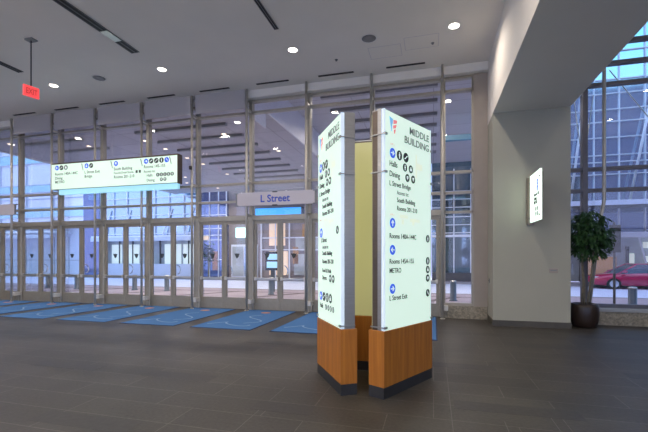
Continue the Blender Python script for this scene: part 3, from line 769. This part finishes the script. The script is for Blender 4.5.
for (a, b, c, d, mt) in ((5.5, 6.7, 2.3, 4.0, 'warmlit'), (5.5, 6.9, .2, 1.9, 'warmlit'), (7.4, 8.6, .2, 1.7, 'shop'), (8.0, 8.6, 2.9, 3.8, 'amberlit'), (9.3, 9.9, .3, 1.8, 'amberlit'), (7.3, 7.7, 1.0, 2.2, 'amberlit'), (7.5, 9.6, 1.9, 2.9, 'shop'), (10.6, 11.0, .3, 2.4, 'amberlit'), (11.2, 11.6, 1.7, 2.4, 'palelit'), (12.5, 16.0, 3.0, 4.4, 'shop'), (13.2, 15.6, .2, 2.7, 'shop'), (16.0, 16.4, .8, 2.2, 'palelit'), (5.0, 9.8, 6.6, 7.8, 'warmlit')):
    box('lit_window' if mt != 'shop' else 'dark_window', M[mt], a, b, .2, .3, c, d, b3)
gm = MB()
for x in (4.9, 6.0, 7.05, 8.75, 10.1, 11.8): gm.box(x-.04, x+.04, .12, .22, 0, 4.3)
for z in (2.0, 2.85, 4.2): gm.box(4.9, 12.4, .12, .22, z-.035, z+.035)
gm.build('window_grid', M['gridwhite'], b3)
scn = thing('video_screen', 'glowing blue screen band above the lobby doors across the street', 'screen', (-12.15, 25.6, 4.25), 0)
box('display', M['bluescreen'], 0, 3.4, -.02, .0, .04, .66, scn); box('casing', M['darkwall'], -.05, 3.45, 0, .5, 0, .7, scn)

b4 = thing('louvred_building', 'dark teal glass building with white louvres beside the pillar', 'building', (-.1, BY, 0), 0)
box('glazing', M['tealglass'], 0, 6.4, .05, 8, 0, 18, b4)
gm = MB()
for z in (2.75, 3.0, 3.5, 4.0, 4.6, 5.1, 5.6): gm.box(0, 6.4, -.1, .06, z-.022, z+.022)
gm.box(1.3, 1.36, -.1, .06, 0, 7).box(2.3, 2.34, -.05, .06, 0, 7).box(0, 6.4, -.12, .06, 2.75, 2.88)
gm.build('louvres', M['gridwhite'], b4)
box('low_wall', M['darkwall'], 0, 6.4, -.3, -.05, 0, .5, b4)

b5 = thing('mirror_glass_building', 'tall sky-blue glass building with white grid behind the red car', 'building', (6.35, BY, 0), 0)
box('glazing', M['skyglass'], 0, 40, .05, 9, 2.9, 24, b5)
gm = MB()
for k in range(32): gm.box(1.25*k+.02, 1.25*k+.06, -.06, .06, 2.7, 24)
for z in (3.0, 5.4, 6.2, 6.9, 7.3, 8.3, 9.2, 9.9, 10.8, 11.6, 13.2, 14.8): gm.box(0, 40, -.05, .06, z-.022, z+.022)
gm.build('mullion_grid', M['gridwhite'], b5)
mm = MB()
for a, b in (((1.2, -.4, 4.4), (2.15, -.25, 12.0)), ((4.1, -.4, 4.4), (5.6, -.25, 12.5)), ((8.2, -.4, 4.4), (9.4, -.25, 12.5))): MB().tube([a, b], .07, 6).build('slanted_strut', M['gridwhite'], b5)
mm.bm.free()
box('street_canopy', M['darkwall'], 0, 18, -2.2, .05, 4.25, 4.4, b5)
box('canopy_edge', M['greywall'], 0, 18, -2.3, -2.2, 4.2, 4.45, b5)
for k in range(9): box('canopy_joint', M['black'], 2*k, 2*k+.06, -2.2, .05, 4.22, 4.25, b5)
box('shop_interior', M['shop'], 0, 18, 1.0, 9, 0, 2.6, b5)
box('white_ledge', M['gridwhite'], 0, 18, -.2, 1.0, 2.6, 2.9, b5)
for (a, b, c, d, mt) in ((2.5, 4.0, .1, 1.5, 'amberlit'), (.6, 1.0, .5, 1.7, 'palelit'), (4.6, 4.9, .2, 1.7, 'palelit')): box('lit_window', M[mt], a, b, .9, 1.0, c, d, b5)
box('doorway_frame', M['darkwall'], 2.1, 2.3, .8, 1.0, 0, 2.1, b5); box('doorway_frame', M['darkwall'], 4.5, 4.6, .8, 1.0, 0, 2.1, b5)
for x, z in ((5.25, 2.0), (5.35, 1.2)): box('shop_sign', M['palelit'], x, x+.45, .7, .78, z, z+.35, b5)
for k in range(6): MB().tube([(5.6+2*k, .6, 0), (4.9+2*k, .4, 2.7)], .05, 6).build('slanted_strut', M['gridwhite'], b5)

# ------------------------------------------------------------------ street furniture
bw = ['leftmost of the row', 'second from the left', 'third from the left', 'fourth from the left', 'behind the doors under the street name sign', 'behind the narrow pane beside the pillar', 'in front of the red car, behind the stone sill']
b0 = None
for (x, y), w in zip(((-18.45, 15.2), (-16.54, 15.1), (-13.43, 15.35), (-11.64, 15.3), (-6.44, 15.05), (.67, 14.6), (5.35, 12.9)), bw):
    lab = 'short blue-grey bollard on the pavement, '+w
    if b0 is None:
        b0 = thing('bollard', lab, 'bollard', (x, y, G), 0, 'bollards on the pavement')
        MB().lathe([(.14, 0), (.14, .03), (.105, .04), (.105, .64), (.10, .66)], n=20).build('post', M['bollard'], b0)
        MB().lathe([(.108, .66), (.108, .69), (.085, .71), (.001, .715)], n=20).build('cap', M['steel'], b0)
    else:
        c = copy_tree(b0); c.location = (x, y, G); c['label'] = lab
ik = thing('information_kiosk', 'street information post with a glowing screen outside the centre doors', 'kiosk', (-6.85, 16.2, G), 0)
box('post', M['bollard'], -.08, .08, -.05, .05, 0, .95, ik); box('screen_case', M['black'], -.33, .33, -.08, .08, .95, 1.78, ik, bev=.02)
box('display', M['screen'], -.26, .26, -.085, -.08, 1.06, 1.34, ik); box('display', M['screen'], -.22, .26, -.085, -.08, 1.42, 1.68, ik)
sp = thing('street_sign_pole', 'grey street sign seen from behind on a thin pole before the red car', 'sign', (5.33, 14.0, G), 0)
MB().tube([(0, 0, 0), (0, 0, 2.6)], .035, 10).build('pole', M['baseboard'], sp)
box('sign_plate', M['baseboard'], -.15, .15, -.06, -.04, 1.68, 2.52, sp); box('mount', M['steel'], -.05, .05, -.04, .04, 2.0, 2.1, sp)

# red car
car = thing('car', 'red car parked across the street behind the right glazing', 'car', (7.98, 23.25, G-.10), 0); car.scale = (1, 1, .9)
def car_body():
    prof = [(0, .30, .62, .62), (.08, .24, .70, .74), (.5, .20, .80, .86), (1.1, .20, .88, .90), (1.9, .20, .93, .90), (2.8, .20, .95, .90), (3.6, .20, .96, .88), (4.3, .22, .94, .84), (4.55, .30, .85, .76)]
    mb = MB(); rings = []
    for x, zb, zt, hw in prof:
        c = .88
        zs = [(hw*.90, zb), (hw, zb+.14), (hw*1.02, (zb+zt)/2), (hw*.97, zt-.07), (hw*.80, zt)]
        ring = [(x, c-a, z) for a, z in zs]+[(x, c+a, z) for a, z in zs[::-1]]
        rings.append([mb.bm.verts.new(v) for v in ring])
    for a, b in zip(rings, rings[1:]):
        for k in range(10):
            f = mb.bm.faces.new((a[k], a[(k+1) % 10], b[(k+1) % 10], b[k])); f.smooth = True
    mb.bm.faces.new(rings[0][::-1]); mb.bm.faces.new(rings[-1])
    return mb
car_body().build('body', M['carpaint'], car)
def cabin(mi_name, inset, prof, mat):
    mb = MB(); rings = []
    for x, z, hw in prof:
        rings.append((x, z, hw))
    lo = [(1.05, .86, .80), (4.35, .90, .78)]; hi = [(1.95, 1.40, .60), (3.95, 1.42, .60)]
    V = [mb.bm.verts.new((x, .88+s*h, z)) for (x, z, h) in lo+hi for s in (-1, 1)]
    for f in ((0, 1, 3, 2), (4, 6, 7, 5), (0, 2, 6, 4), (1, 5, 7, 3), (0, 4, 5, 1), (2, 3, 7, 6)): mb.bm.faces.new([V[i] for i in f])
    return mb.build(mi_name, mat, car)
cabin('windows', 0, [], M['carglass'])
rf = MB(); rf.box(1.9, 4.0, .27, 1.49, 1.395, 1.45, bev=.02); rf.build('roof', M['carpaint'], car)
for s in (-1, 1):
    for a, b in (((1.05, .86, .80), (1.95, 1.41, .60)), ((2.6, .93, .80), (2.65, 1.41, .61)), ((3.5, .93, .80), (3.45, 1.41, .61)), ((4.35, .90, .78), (3.95, 1.42, .60))):
        MB().hull_bar((a[0], .88+s*a[2], a[1]), (b[0], .88+s*b[2], b[1]), .07, .05).build('window_pillar', M['carpaint'], car)
    for x in (.85, 3.7):
        w = MB().tube([(x, .88+s*.78, .31), (x, .88+s*.93, .31)], .31, 24).build('tyre', M['rubber'], car)
        MB().tube([(x, .88+s*.92, .31), (x, .88+s*.945, .31)], .21, 16).build('wheel_rim', M['chrome'], w)
    box('headlight', M['white'], .06, .34, .88+s*.60-.12, .88+s*.60+.12, .60, .70, car, bev=.02)
    MB().box(1.25, 1.4, .88+s*.96-.08, .88+s*.96+.08, .93, 1.04, bev=.03).build('wing_mirror', M['carpaint'], car)
    box('door_handle', M['carpaint'], 2.35, 2.5, .88+s*.93-.02, .88+s*.93+.02, .78, .81, car)
box('bumper', M['black'], -.03, .3, .3, 1.46, .22, .36, car, bev=.03)
# small street tree by the navy glass
st = thing('street_tree', 'small dark green tree before the navy glass across the street', 'tree', (-15.3, 24.6, G), 0)
MB().tube([(0, 0, 0), (.03, 0, 1.0), (0, 0, 1.9)], .05, 8).build('trunk', M['bark'], st)
lf = MB()
for j in range(500):
    q = Vector((random.gauss(0, .26), max(-.5, min(.3, random.gauss(0, .2))), 1.75+random.gauss(0, .42))); a = random.random()*6.3
    u = Vector((math.cos(a), math.sin(a), random.uniform(-.5, .5)))*.10; v = Vector((-math.sin(a), math.cos(a), random.uniform(-.6, .6)))*.05
    vs = [lf.bm.verts.new(p) for p in (q-u, q-v, q+u, q+v)]; lf.bm.faces.new(vs)
lf.build('foliage', M['leaf'], st)

# ------------------------------------------------------------------ sky
w = bpy.data.worlds.new('dusk_sky'); scene.world = w; w.use_nodes = True
nt = w.node_tree; nt.nodes.clear(); N = nt.nodes.new; L = nt.links.new
out = N('ShaderNodeOutputWorld'); bg = N('ShaderNodeBackground'); bg.inputs['Strength'].default_value = 2.2
tc = N('ShaderNodeTexCoord'); sx = N('ShaderNodeSeparateXYZ'); rp = N('ShaderNodeValToRGB')
e = rp.color_ramp.elements
e[0].position = 0.0; e[0].color = (.55, .58, .95, 1); e[1].position = 1.0; e[1].color = (.46, .54, .92, 1)
k = e.new(.22); k.color = (.45, .62, 1.0, 1); k = e.new(.42); k.color = (.20, .68, 1.0, 1)
k = e.new(.6); k.color = (.42, .58, .95, 1)
L(tc.outputs['Generated'], sx.inputs[0]); L(sx.outputs['Z'], rp.inputs[0]); L(rp.outputs[0], bg.inputs[0]); L(bg.outputs[0], out.inputs[0])

# ------------------------------------------------------------------ camera and view
cam = bpy.data.cameras.new('camera'); co = bpy.data.objects.new('camera', cam); COL.objects.link(co)
co.location = (0, 0, 1.5); co.rotation_euler = (PI/2, 0, .271)
cam.sensor_width = 36; cam.lens = 394.2/648*36; cam.shift_y = (256.8-216)/648; cam.clip_end = 300
scene.camera = co
vs = scene.view_settings
vs.view_transform = 'Standard'; vs.look = 'None'; vs.gamma = 1; vs.use_curve_mapping = False; vs.exposure = 0.3
scene.cycles.use_denoising = True
scene.cycles.max_bounces = 10; scene.cycles.transparent_max_bounces = 16
